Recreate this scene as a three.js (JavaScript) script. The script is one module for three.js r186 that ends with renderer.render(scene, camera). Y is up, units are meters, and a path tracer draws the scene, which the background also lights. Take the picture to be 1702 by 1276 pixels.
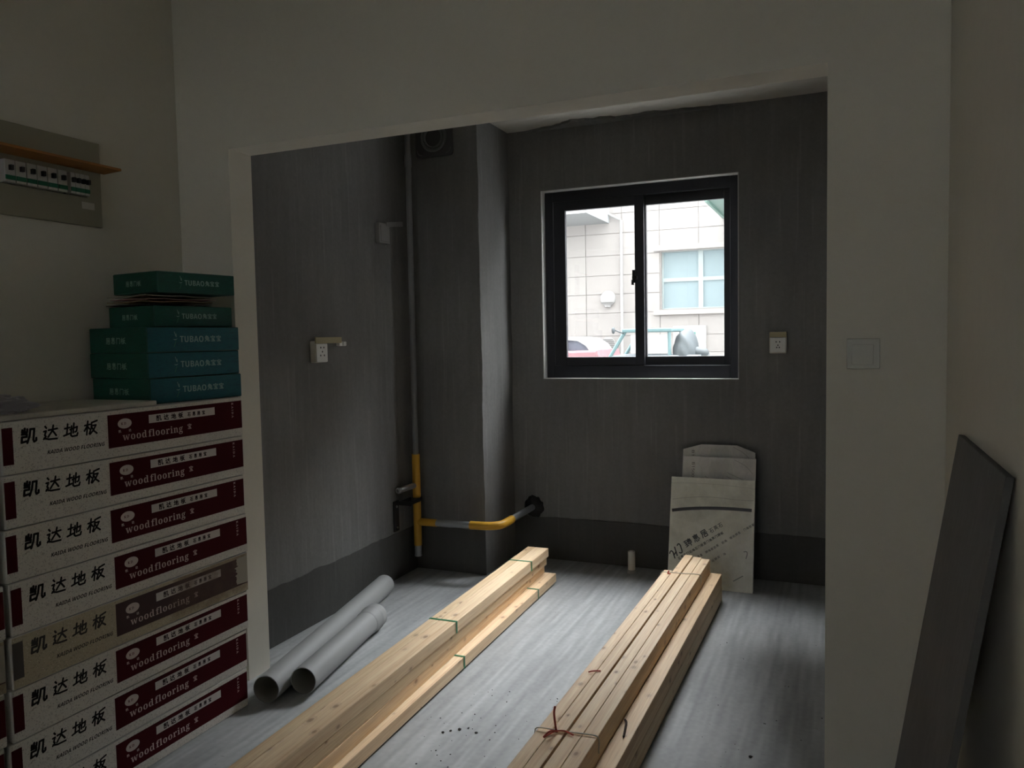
import * as THREE from 'three';
import { RoundedBoxGeometry } from 'three/addons/geometries/RoundedBoxGeometry.js';
import { mergeGeometries } from 'three/addons/utils/BufferGeometryUtils.js';

// ---------------------------------------------------------------- camera, sky, sun, exposure
const scene = new THREE.Scene();
const renderer = new THREE.WebGLRenderer({ antialias: true });
renderer.toneMapping = THREE.LinearToneMapping;
renderer.toneMappingExposure = 1.0;
renderer.shadowMap.enabled = true;
const EYE = new THREE.Vector3(0, 1.37, 0);
const camera = new THREE.PerspectiveCamera(2 * Math.atan(638 / 1294.6) * 180 / Math.PI, 1702 / 1276, 0.05, 200);
{
  const yaw = 23.074 * Math.PI / 180, pit = -3.3504 * Math.PI / 180, rol = -1.09 * Math.PI / 180;
  const f = new THREE.Vector3(-Math.sin(yaw) * Math.cos(pit), Math.sin(pit), -Math.cos(yaw) * Math.cos(pit));
  const r = f.clone().cross(new THREE.Vector3(0, 1, 0)).normalize(), u = r.clone().cross(f);
  const r2 = r.clone().multiplyScalar(Math.cos(rol)).addScaledVector(u, Math.sin(rol));
  const u2 = u.clone().multiplyScalar(Math.cos(rol)).addScaledVector(r, -Math.sin(rol));
  camera.position.copy(EYE);
  camera.quaternion.setFromRotationMatrix(new THREE.Matrix4().makeBasis(r2, u2, f.clone().negate()));
  camera.updateMatrixWorld();
}
scene.add(camera);
// overcast sky, even all round, and the sun behind thin cloud: wide and soft
scene.background = new THREE.Color().setRGB(0.97, 1.0, 1.03);
scene.backgroundIntensity = 17;
const sun = new THREE.DirectionalLight(new THREE.Color().setRGB(0.96, 1.0, 1.04), 21);
{
  const el = 58 * Math.PI / 180, az = 6 * Math.PI / 180, d = 30;
  sun.position.set(-1.1 + d * Math.cos(el) * Math.sin(az), 1 + d * Math.sin(el), -4 - d * Math.cos(el) * Math.cos(az));
  sun.target.position.set(-1.1, 1, -4);
  sun.castShadow = true; sun.shadow.radius = 100;
  sun.shadow.mapSize.set(2048, 2048);
  Object.assign(sun.shadow.camera, { left: -12, right: 12, top: 12, bottom: -12, near: 1, far: 60 });
}
sun.name = 'veiled_sun'; sun.target.name = 'sun_target';
scene.add(sun, sun.target);

// ---------------------------------------------------------------- helpers
let seed = 20240611;
const rnd = () => { seed = (seed + 0x6D2B79F5) | 0; let t = Math.imul(seed ^ (seed >>> 15), 1 | seed); t = (t + Math.imul(t ^ (t >>> 7), 61 | t)) ^ t; return ((t ^ (t >>> 14)) >>> 0) / 4294967296; };
const rr = (a, b) => a + (b - a) * rnd();
const PERM = new Float32Array(65536); for (let i = 0; i < 65536; i++) PERM[i] = rnd();
const hash = (x, y) => PERM[((x & 255) << 8) | (y & 255)];
// tileable value noise, periods px, py in cells
function vn(x, y, px, py) {
  const x0 = Math.floor(x), y0 = Math.floor(y); let fx = x - x0, fy = y - y0;
  fx = fx * fx * (3 - 2 * fx); fy = fy * fy * (3 - 2 * fy);
  const a = ((x0 % px) + px) % px, b = (a + 1) % px, c = ((y0 % py) + py) % py, d = (c + 1) % py;
  const p = hash(a, c), q = hash(b, c), r = hash(a, d), s = hash(b, d);
  return (p + (q - p) * fx) + ((r + (s - r) * fx) - (p + (q - p) * fx)) * fy;
}
function fbm(u, v, px, py, oct = 4, off = 0) {
  let s = 0, a = 0.5, n = 0;
  for (let i = 0; i < oct; i++) { s += a * vn(u * px + off, v * py + off * 1.7, px, py); n += a; a *= 0.55; px = Math.min(256, px * 2); py = Math.min(256, py * 2); }
  return s / n;
}
const cl = (x) => Math.max(0, Math.min(1, x));
function tex(w, h, fn, srgb = true) {
  const data = new Uint8Array(w * h * 4);
  for (let j = 0; j < h; j++) for (let i = 0; i < w; i++) {
    const c = fn((i + 0.5) / w, (j + 0.5) / h), k = 4 * (j * w + i);
    if (typeof c === 'number') data[k] = data[k + 1] = data[k + 2] = 255 * cl(c);
    else { data[k] = 255 * cl(c[0]); data[k + 1] = 255 * cl(c[1]); data[k + 2] = 255 * cl(c[2]); }
    data[k + 3] = 255;
  }
  const t = new THREE.DataTexture(data, w, h);
  t.wrapS = t.wrapT = THREE.RepeatWrapping; t.magFilter = THREE.LinearFilter; t.minFilter = THREE.LinearMipmapLinearFilter; t.generateMipmaps = true;
  if (srgb) t.colorSpace = THREE.SRGBColorSpace;
  t.needsUpdate = true; return t;
}
function canvasTex(w, h, draw) {
  const c = document.createElement('canvas'); c.width = w; c.height = h;
  draw(c.getContext('2d'), w, h);
  const t = new THREE.CanvasTexture(c); t.colorSpace = THREE.SRGBColorSpace; t.anisotropy = 8; return t;
}
const std = (o) => new THREE.MeshStandardMaterial(o);
const phys = (o) => new THREE.MeshPhysicalMaterial(o);
const lin = (r, g, b) => new THREE.Color().setRGB(r, g, b);
// uv in metres divided by the size of one texture repeat, from the face's own main direction
function uvM(g0, su = 1, sv = su, off = [0, 0], mode = 'wall') {
  const g = g0.index ? g0.toNonIndexed() : g0, p = g.attributes.position, n = p.count, uv = new Float32Array(n * 2);
  const a = new THREE.Vector3(), b = new THREE.Vector3(), c = new THREE.Vector3();
  for (let i = 0; i < n; i += 3) {
    a.fromBufferAttribute(p, i); b.fromBufferAttribute(p, i + 1); c.fromBufferAttribute(p, i + 2);
    const nx = b.clone().sub(a).cross(c.clone().sub(a)), ax = Math.abs(nx.x), ay = Math.abs(nx.y), az = Math.abs(nx.z);
    [a, b, c].forEach((q, k) => {
      let u, v;
      if (mode === 'plank') { if (ay >= ax && ay >= az) { u = q.z; v = q.x; } else if (ax >= az) { u = q.z; v = q.y + 0.11; } else { u = q.x * 0.3; v = q.y + 0.2; } }
      else if (ay >= ax && ay >= az) { u = q.x; v = q.z; } else if (ax >= az) { u = q.z; v = q.y; } else { u = q.x; v = q.y; }
      uv[(i + k) * 2] = u / su + off[0]; uv[(i + k) * 2 + 1] = v / sv + off[1];
    });
  }
  g.setAttribute('uv', new THREE.BufferAttribute(uv, 2)); return g;
}
const used = {};
function numbered(name) { if (!(name in used)) { used[name] = 0; return name; } used[name]++; return name + '_' + String(used[name]).padStart(3, '0'); }
function mesh(name, geo, mat, parent, pos) {
  const m = new THREE.Mesh(geo, mat); m.name = name; m.castShadow = m.receiveShadow = true;
  if (pos) m.position.set(...pos);
  if (parent) parent.add(m); return m;
}
function thing(name, label, category, pos = [0, 0, 0], group) {
  const o = new THREE.Group(); o.name = numbered(name); o.position.set(...pos); scene.add(o);
  o.userData = { label, category }; if (group) o.userData.group = group; return o;
}
function single(name, geo, mat, pos, label, category, group) {
  const m = mesh(numbered(name), geo, mat, scene, pos); m.userData = { label, category }; if (group) m.userData.group = group; return m;
}
function struct(name, geo, mat, label, category = 'wall', pos) {
  const m = mesh(name, geo, mat, scene, pos); m.userData = { kind: 'structure', label, category }; return m;
}
const bx = (w, h, d, x = 0, y = 0, z = 0) => new THREE.BoxGeometry(w, h, d).translate(x, y, z);
const span = (x0, x1, y0, y1, z0, z1) => bx(x1 - x0, y1 - y0, z1 - z0, (x0 + x1) / 2, (y0 + y1) / 2, (z0 + z1) / 2);
const rbx = (w, h, d, r = 0.002, s = 1) => new RoundedBoxGeometry(w, h, d, s, r);
const cyl = (r0, r1, h, s = 24, open = false) => new THREE.CylinderGeometry(r0, r1, h, s, 1, open);
const V = (x, y, z) => new THREE.Vector3(x, y, z);
const tube = (pts, r, seg = 24, rs = 10, closed = false) => new THREE.TubeGeometry(new THREE.CatmullRomCurve3(pts.map((p) => V(...p)), closed, 'centripetal'), seg, r, rs, closed);
const bar = (a, b, r, rs = 14) => new THREE.TubeGeometry(new THREE.LineCurve3(V(...a), V(...b)), 1, r, rs);
function merge(list) { return mergeGeometries(list.map((g) => { const q = g.index ? g.toNonIndexed() : g; for (const k of Object.keys(q.attributes)) if (!['position', 'normal', 'uv'].includes(k)) q.deleteAttribute(k); return q; })); }
function extr(pts, depth, holes = [], bevel = 0) {
  const s = new THREE.Shape(pts.map((p) => new THREE.Vector2(...p)));
  for (const h of holes) s.holes.push(new THREE.Path(h.map((p) => new THREE.Vector2(...p))));
  return new THREE.ExtrudeGeometry(s, bevel ? { depth, bevelEnabled: true, bevelThickness: bevel, bevelSize: bevel, bevelSegments: 2, curveSegments: 12 } : { depth, bevelEnabled: false, curveSegments: 12 });
}
const rect = (x0, x1, y0, y1) => [[x0, y0], [x1, y0], [x1, y1], [x0, y1]];

// ---------------------------------------------------------------- textures of the surfaces
const paintTex = tex(512, 512, (u, v) => { const n = fbm(u, v, 4, 4, 5), k = 0.895 + 0.05 * (n - 0.5) + 0.012 * (fbm(u, v, 90, 90, 2, 3) - 0.5); return [k, k * 0.982, k * 0.925]; });
const paintBump = tex(512, 512, (u, v) => 0.5 + 0.5 * (fbm(u, v, 40, 40, 3, 7) - 0.5) + 0.3 * (fbm(u, v, 5, 5, 2) - 0.5), false);
const cementTex = tex(1024, 1024, (u, v) => {
  const st = fbm(u, v, 60, 6, 3, 2), co = fbm(u, v, 5, 3, 4, 5), fi = fbm(u, v, 120, 120, 2, 1);
  let k = 0.478 + 0.11 * (co - 0.5) + 0.035 * (st - 0.5) + 0.03 * (fi - 0.5);
  const scr = fbm(u, v, 110, 4, 2, 9); if (scr > 0.70) k += (scr - 0.70) * 0.2;
  return [k, k * 1.0, k * 0.985];
});
const cementBump = tex(1024, 1024, (u, v) => 0.5 + 0.4 * (fbm(u, v, 50, 8, 3, 2) - 0.5) + 0.35 * (fbm(u, v, 7, 7, 3, 4) - 0.5) + 0.15 * (fbm(u, v, 140, 140, 2) - 0.5), false);
const FLS = 3.2;
const floorTex = tex(2048, 2048, (u, v) => { // u across the brush marks, v along them
  const w = 0.012 * (fbm(u, v, 3, 3, 2, 8) - 0.5), st = fbm(u + w, v, 170, 9, 3, 2), st2 = fbm(u + w, v, 60, 3, 2, 6), co = fbm(u, v, 5, 5, 5, 5), fi = fbm(u, v, 250, 250, 1, 1);
  let k = 0.655 + 0.12 * (co - 0.5) + 0.16 * (st - 0.5) + 0.08 * (st2 - 0.5) + 0.035 * (fi - 0.5);
  const sp = vn(u * 256, v * 256, 256, 256); if (sp > 0.985) k -= 0.14;
  return [k * 0.985, k, k * 1.0];
});
const floorBump = tex(2048, 1024, (u, v) => { const w = 0.012 * (fbm(u, v, 3, 3, 2, 8) - 0.5); return 0.5 + 0.55 * (fbm(u + w, v, 170, 9, 3, 2) - 0.5) + 0.25 * (fbm(u, v, 60, 40, 2, 3) - 0.5); }, false);
function woodTex(k) {
  const knots = []; for (let i = 0; i < 44; i++) knots.push([rnd(), rnd(), rr(0.0045, 0.012), rr(0.25, 0.95)]);
  return tex(2048, 256, (u, v) => { // 3 m along u, 0.3 m across v
    let dv = 0, dark = 0;
    for (const [a, b, s, q] of knots) {
      let x = u - a; x -= Math.round(x); let y = v - b; y -= Math.round(y);
      const X = x * 3, Y = y * 0.3, d = Math.sqrt(X * X * 0.35 + Y * Y) / s;
      dv += 0.02 * q * Math.exp(-d * 0.7) * Math.sign(Y);
      if (d < 1.0) dark = Math.max(dark, (1 - d * d) * 0.75 * q);
      else if (d < 1.5) dark = Math.max(dark, 0.12 * q);
    }
    const g = fbm(u, v + dv + 0.01 * fbm(u, v, 6, 2, 2, k), 8, 56, 3, k * 3), lg = fbm(u, v + dv, 3, 14, 2, k * 5), fi = fbm(u, v, 60, 220, 1, k);
    const t = 0.5 + 0.9 * (g - 0.5) + 0.8 * (lg - 0.5);
    const r = 1.0 - 0.10 * t + 0.07 * (fi - 0.5), gg = 0.905 - 0.15 * t + 0.08 * (fi - 0.5), b = 0.765 - 0.18 * t + 0.08 * (fi - 0.5);
    return [r - dark * 0.42, gg - dark * 0.47, b - dark * 0.42];
  });
}
const woods = [woodTex(1), woodTex(2), woodTex(3)];
const cartonTex = tex(256, 256, (u, v) => { const s = vn(u * 128, v * 128, 128, 128), m = fbm(u, v, 8, 8, 4); let k = 0.80 + 0.08 * (m - 0.5); if (s > 0.80) k -= 0.16 * (s - 0.80) / 0.2; return [k, k * 0.985, k * 0.95]; });
const stoneTex = tex(1024, 1024, (u, v) => { const n = fbm(u, v, 5, 5, 5, 3), m = fbm(u, v, 100, 30, 2, 4); const k = 0.405 + 0.09 * (n - 0.5) + 0.035 * (m - 0.5); return [k, k, k * 0.99]; });

// ---------------------------------------------------------------- materials
const M = {
  paint: std({ map: paintTex, bumpMap: paintBump, bumpScale: 0.0012, roughness: 0.92 }),
  cement: std({ map: cementTex, bumpMap: cementBump, bumpScale: 0.004, roughness: 0.9 }),
  cementDark: std({ map: cementTex, color: lin(0.40, 0.40, 0.39), bumpMap: cementBump, bumpScale: 0.003, roughness: 0.8 }),
  slabCeiling: std({ map: paintTex, color: lin(0.75, 0.75, 0.76), bumpMap: cementBump, bumpScale: 0.003, roughness: 0.95 }),
  floor: std({ map: floorTex, bumpMap: floorBump, bumpScale: 0.0035, roughness: 0.62 }),
  alu: std({ color: lin(0.022, 0.023, 0.03), roughness: 0.45, metalness: 0.2 }),
  rubber: std({ color: lin(0.01, 0.01, 0.012), roughness: 0.7 }),
  glass: phys({ color: 0xffffff, transmission: 1, thickness: 0, roughness: 0, ior: 1.5 }),
  pvc: std({ color: lin(0.33, 0.337, 0.33), roughness: 0.6 }),
  pvcIn: std({ color: lin(0.36, 0.345, 0.30), roughness: 0.6 }),
  galv: std({ color: lin(0.40, 0.42, 0.44), roughness: 0.42, metalness: 0.55 }),
  yellow: std({ color: lin(0.68, 0.37, 0.035), roughness: 0.45 }),
  black: std({ color: lin(0.012, 0.012, 0.013), roughness: 0.6 }),
  white: std({ color: lin(0.78, 0.78, 0.74), roughness: 0.4 }),
  offwhite: std({ color: lin(0.62, 0.60, 0.53), roughness: 0.45 }),
  tape: std({ color: lin(0.46, 0.40, 0.24), roughness: 0.7 }),
  greyplast: std({ color: lin(0.27, 0.27, 0.265), roughness: 0.75 }),
  vent: std({ color: lin(0.07, 0.07, 0.07), roughness: 0.5 }),
  carton: std({ map: cartonTex, roughness: 0.8 }),
  strap: std({ color: lin(0.03, 0.22, 0.09), roughness: 0.4 }),
  twine: std({ color: lin(0.72, 0.66, 0.58), roughness: 0.8 }),
  red: std({ color: lin(0.55, 0.09, 0.06), roughness: 0.7 }),
  steel: std({ color: lin(0.5, 0.51, 0.52), roughness: 0.35, metalness: 0.8 }),
  panel: std({ color: lin(0.36, 0.34, 0.25), roughness: 0.6 }),
  breaker: std({ color: lin(0.62, 0.60, 0.55), roughness: 0.45 }),
  green: std({ color: lin(0.015, 0.16, 0.08), roughness: 0.4 }),
  lath: std({ color: lin(0.40, 0.17, 0.035), roughness: 0.55 }),
  stone: std({ map: stoneTex, bumpMap: cementBump, bumpScale: 0.001, roughness: 0.72 }),
  bag: phys({ color: lin(0.62, 0.60, 0.64), roughness: 0.35, transmission: 0.35, thickness: 0 }),
  switch: std({ color: lin(0.66, 0.655, 0.59), roughness: 0.35 }),
  riser: std({ color: lin(0.22, 0.225, 0.23), roughness: 0.55 }),
  ventRim: std({ color: lin(0.14, 0.14, 0.14), roughness: 0.4 }),
  dirt: std({ color: lin(0.03, 0.028, 0.025), roughness: 1 }),
  bark: std({ color: lin(0.05, 0.025, 0.015), roughness: 0.9 }),
};

// ---------------------------------------------------------------- the two rooms
const X0 = -2.48, X1 = 0.26, ZF = -2.42, ZR = -2.545, ZB = -4.47, KX = -2.36, OX0 = -2.217, OX1 = -0.045, OY = 2.129, HC = 2.75, KC = 2.625, ZE = 4.5, XC = -1.90, ZC = -4.035;
const P2 = (g) => uvM(g, 2, 2), C15 = (g) => uvM(g, 1.6, 1.6, [0.37, 0.2]);
struct('floor', uvM(span(-2.68, 0.46, -0.15, 0, -4.67, ZE + 0.2), FLS, FLS, [0.11, 0.4]), M.floor, 'grey brushed cement screed floor running through both rooms', 'floor');
struct('ceiling', P2(span(-2.68, 0.46, HC, 2.95, ZR, ZE + 0.2)), M.paint, 'off-white painted ceiling of the near room', 'ceiling');
struct('ceiling_kitchen', P2(span(-2.68, 0.46, KC, 2.95, -4.67, ZR)), M.slabCeiling, 'bare pale concrete ceiling of the unfinished kitchen', 'ceiling');
struct('wall_front', P2(extr([[X0, 0], [OX0, 0], [OX0, OY], [OX1, OY], [OX1, 0], [X1, 0], [X1, HC], [X0, HC]], ZF - ZR).translate(0, 0, ZR)), M.paint, 'off-white partition wall with the wide kitchen opening cut through it');
struct('wall_left', P2(span(-2.68, X0, 0, HC, ZR, ZE)), M.paint, 'off-white painted wall behind the flooring cartons');
struct('wall_right', P2(span(X1, 0.46, 0, HC, ZR, ZE)), M.paint, 'off-white painted wall carrying the leaning grey board');
struct('wall_rear', P2(extr(rect(-2.68, 0.46, 0, HC), 0.2, [rect(-1.4, -0.82, 1.75, 2.45)]).translate(0, 0, ZE)), M.paint, 'off-white wall with a window opening behind the camera');
struct('wall_kitchen_left', C15(span(-2.68, KX, 0, KC, -4.67, ZR)), M.cement, 'dark grey cement rendered kitchen wall beside the gas pipe');
struct('wall_kitchen_right', C15(span(X1, 0.46, 0, KC, -4.67, ZR)), M.cement, 'dark grey cement rendered kitchen wall hidden behind the partition');
const WX0 = -1.693, WX1 = -0.533, WY0 = 1.118, WY1 = 2.256;
struct('wall_kitchen_back', C15(extr(rect(KX, X1, 0, KC), 0.2, [rect(WX0, WX1, WY0, WY1)]).translate(0, 0, -4.67)), M.cement, 'dark grey cement rendered wall holding the sliding window');
{ // rendered shaft in the corner; its outer arris is slightly uneven
  const g = new THREE.BoxGeometry(XC - KX, KC, ZC - ZB, 6, 90, 6).translate((XC + KX) / 2, KC / 2, (ZC + ZB) / 2), p = g.attributes.position;
  for (let i = 0; i < p.count; i++) {
    const x = p.getX(i), y = p.getY(i), z = p.getZ(i);
    const q = 0.010 * (fbm(y / 2.7, 0.3, 12, 3, 3) - 0.5) + 0.004 * (fbm(y / 2.7, z, 60, 20, 2, 4) - 0.5);
    if (x > XC - 1e-4) p.setX(i, x + q);
    if (z > ZC - 1e-4) p.setZ(i, z + 0.006 * (fbm(y / 2.7, x, 20, 8, 2, 9) - 0.5));
    if (x > XC - 1e-4 && z > ZC - 1e-4) { p.setX(i, p.getX(i) - 0.009); p.setZ(i, p.getZ(i) - 0.009); }
  }
  g.computeVertexNormals();
  struct('wall_shaft', C15(g), M.cement, 'cement rendered flue shaft boxing in the kitchen corner');
}
{ // damp-proof coat on the foot of the kitchen walls, its upper edge brushed unevenly
  const band = (L, mid, amp, ns) => { const pts = [[0, 0.002], [L, 0.002]], n = Math.round(L / 0.025); for (let i = n; i >= 0; i--) pts.push([L * i / n, mid + amp * (fbm(i / n, ns, 14, 3, 4, ns) - 0.5)]); return extr(pts, 0.005); };
  struct('trim_1', C15(band(ZR - ZC, 0.267, 0.02, 1).rotateY(Math.PI / 2).translate(KX, 0, ZR)), M.cementDark, 'darker waterproof coat along the foot of the kitchen side wall', 'trim');
  struct('trim_2', C15(band(X1 - XC, 0.262, 0.022, 2).translate(XC, 0, ZB)), M.cementDark, 'darker waterproof coat along the foot of the window wall', 'trim');
  struct('trim_3', C15(band(XC - KX - 0.006, 0.262, 0.02, 3).translate(KX + 0.006, 0, ZC + 0.003)), M.cementDark, 'darker waterproof coat along the foot of the shaft', 'trim');
  const lip = [[-1.79, 0]]; for (let i = 0; i <= 60; i++) { const t = i / 60, d = t < 0.22 ? 0.095 * (t / 0.22) : 0.095 * Math.pow(1 - (t - 0.22) / 0.78, 0.8); lip.push([-1.77 + 1.25 * t, 0.004 + d * (0.45 + 1.1 * fbm(t, 0.5, 22, 3, 4, 6))]); } lip.push([-0.5, 0]);
  struct('trim_4', C15(extr(lip, 0.014).rotateX(Math.PI / 2).translate(0, KC, ZB)), M.cement, 'ragged smear of cement render on the ceiling above the window', 'trim');
}

struct('trim_5', uvM(extr(rect(WX0, WX1, WY0, WY1), 0.062, [rect(WX0 + 0.004, WX1 - 0.004, WY0 + 0.004, WY1 - 0.004)]).translate(0, 0, -4.531), 1), std({ color: lin(0.62, 0.62, 0.6), roughness: 0.85 }), 'thin white putty lining of the window reveal', 'trim');
// ---------------------------------------------------------------- the sliding window
{
  const w = thing('window_1', 'dark grey aluminium sliding window with two sashes in cement wall', 'window');
  w.userData.kind = 'structure';
  const z0 = -4.60, z1 = -4.53, fr = (n, x0, x1, y0, y1, za, zb, m = M.alu, p = w) => mesh(n, rbx(x1 - x0, y1 - y0, zb - za, 0.002).translate((x0 + x1) / 2, (y0 + y1) / 2, (za + zb) / 2), m, p);
  const A = WX0 + 0.004, B = WX1 - 0.004, Cc = WY0 + 0.004, D = WY1 - 0.004;
  mesh('sealant', merge([span(WX0, A, WY0, WY1, -4.61, -4.55), span(B, WX1, WY0, WY1, -4.61, -4.55), span(A, B, WY0, Cc, -4.61, -4.55), span(A, B, D, WY1, -4.61, -4.55)]), M.white, w);
  fr('frame_jamb', A, A + 0.05, Cc, D, z0, z1); fr('frame_jamb', B - 0.05, B, Cc, D, z0, z1);
  fr('frame_head', A + 0.05, B - 0.05, D - 0.06, D, z0, z1); fr('frame_sill', A + 0.05, B - 0.05, Cc, Cc + 0.074, z0, z1);
  mesh('track_rail', span(A + 0.05, B - 0.05, Cc + 0.074, Cc + 0.084, -4.566, -4.563), M.alu, w);
  const sash = (x0, x1, l, r, z) => {
    const g = new THREE.Group(); g.name = 'sash'; w.add(g);
    const y0 = 1.198, y1 = 2.196, gy0 = 1.248, gy1 = 2.136;
    fr('stile', x0, x0 + l, y0, y1, z - 0.014, z + 0.014, M.alu, g); fr('stile', x1 - r, x1, y0, y1, z - 0.014, z + 0.014, M.alu, g);
    fr('rail', x0 + l, x1 - r, gy1, y1, z - 0.014, z + 0.014, M.alu, g); fr('rail', x0 + l, x1 - r, y0, gy0, z - 0.014, z + 0.014, M.alu, g);
    mesh('glass_pane', span(x0 + l - 0.004, x1 - r + 0.004, gy0 - 0.004, gy1 + 0.004, z - 0.0025, z + 0.0025), M.glass, g);
    return g;
  };
  const s1 = sash(-1.636, -1.078, 0.074, 0.055, -4.549); sash(-1.122, -0.585, 0.05, 0.04, -4.581);
  mesh('latch', merge([bx(0.016, 0.075, 0.02, -1.136, 1.72, -4.528), bx(0.028, 0.018, 0.03, -1.128, 1.712, -4.52), bx(0.012, 0.03, 0.016, -1.142, 1.685, -4.52)]), M.black, s1);
}

// ---------------------------------------------------------------- writing: strokes of the characters
const G = {
  kai: [[[.22, .08], [.22, .3]], [[.08, .16], [.08, .3], [.38, .3]], [[.38, .14], [.38, .3]], [[.08, .42], [.38, .42], [.38, .58], [.1, .58]], [[.1, .58], [.1, .9], [.42, .84]], [[.56, .15], [.55, .55], [.45, .95]], [[.56, .15], [.8, .15], [.8, .8], [.86, .92], [.98, .86], [.97, .72]]],
  da: [[[.12, .1], [.2, .2]], [[.06, .4], [.2, .38], [.14, .62], [.22, .72], [.1, .86]], [[.12, .8], [.4, .9], [.95, .92]], [[.35, .35], [.9, .3]], [[.63, .08], [.6, .4], [.36, .76]], [[.62, .4], [.88, .72]]],
  di: [[[.05, .38], [.38, .34]], [[.22, .12], [.22, .78]], [[.03, .82], [.4, .72]], [[.42, .48], [.88, .34], [.86, .62], [.76, .66]], [[.64, .1], [.64, .7]], [[.5, .26], [.5, .84], [.6, .92], [.92, .9], [.95, .74]]],
  ban: [[[.05, .34], [.42, .3]], [[.24, .08], [.24, .94]], [[.24, .36], [.06, .68]], [[.26, .42], [.4, .58]], [[.52, .2], [.9, .1]], [[.52, .2], [.52, .55], [.42, .9]], [[.54, .4], [.84, .38], [.7, .68], [.48, .93]], [[.58, .52], [.72, .74], [.96, .92]]],
  tu: [[[.4, .05], [.2, .25]], [[.35, .15], [.65, .15], [.55, .28]], [[.2, .3], [.8, .3], [.8, .52], [.2, .52], [.2, .3]], [[.5, .3], [.45, .6], [.12, .92]], [[.58, .52], [.58, .85], [.9, .88], [.92, .75]], [[.7, .62], [.8, .7]]],
  bao: [[[.5, .03], [.5, .14]], [[.12, .3], [.12, .18], [.88, .18], [.88, .3]], [[.25, .4], [.75, .4]], [[.28, .62], [.72, .62]], [[.5, .4], [.5, .88]], [[.15, .88], [.88, .88]], [[.66, .7], [.76, .8]]],
  men: [[[.2, .08], [.28, .18]], [[.18, .25], [.18, .92]], [[.35, .14], [.84, .14], [.84, .9], [.74, .86]]],
  zhen: [[[.05, .12], [.42, .12]], [[.22, .12], [.1, .38], [.38, .34]], [[.23, .45], [.23, .8]], [[.06, .6], [.4, .58]], [[.04, .85], [.42, .78]], [[.5, .14], [.92, .14]], [[.5, .26], [.92, .26]], [[.46, .38], [.98, .38]], [[.7, .04], [.66, .4], [.48, .6]], [[.74, .38], [.96, .56]], [[.55, .66], [.9, .66]], [[.72, .56], [.72, .96]]],
  hui: [[[.2, .12], [.8, .12]], [[.5, .02], [.5, .55]], [[.25, .22], [.75, .22], [.75, .48], [.25, .48], [.25, .22]], [[.25, .35], [.75, .35]], [[.2, .65], [.14, .85]], [[.35, .62], [.38, .9], [.7, .9], [.72, .78]], [[.52, .58], [.58, .7]], [[.78, .6], [.88, .74]]],
  ju: [[[.2, .1], [.8, .1], [.8, .3], [.2, .3]], [[.2, .1], [.2, .55], [.08, .92]], [[.3, .48], [.9, .48]], [[.58, .34], [.58, .64]], [[.38, .64], [.8, .64], [.8, .92], [.38, .92], [.38, .64]]],
  shi: [[[.1, .12], [.9, .12]], [[.45, .12], [.3, .5], [.08, .75]], [[.35, .48], [.8, .48], [.8, .9], [.35, .9], [.35, .48]]],
  ying: [[[.1, .15], [.9, .15]], [[.35, .05], [.35, .28]], [[.65, .05], [.65, .28]], [[.25, .36], [.75, .36], [.75, .58]], [[.25, .36], [.25, .58]], [[.08, .58], [.92, .58]], [[.5, .28], [.48, .62], [.12, .93]], [[.52, .62], [.88, .93]]],
};
function glyph(c, n, x, y, s, w, slant = 0) {
  c.lineWidth = w; c.lineCap = 'round'; c.lineJoin = 'round';
  for (const st of G[n]) { c.beginPath(); st.forEach(([a, b], i) => { const X = x + (a + slant * (0.5 - b)) * s, Y = y + b * s; i ? c.lineTo(X, Y) : c.moveTo(X, Y); }); c.stroke(); }
}
function line(c, list, x, y, s, step, w) { list.forEach((n, i) => n && glyph(c, n, x + i * step, y, s, w)); }

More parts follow.
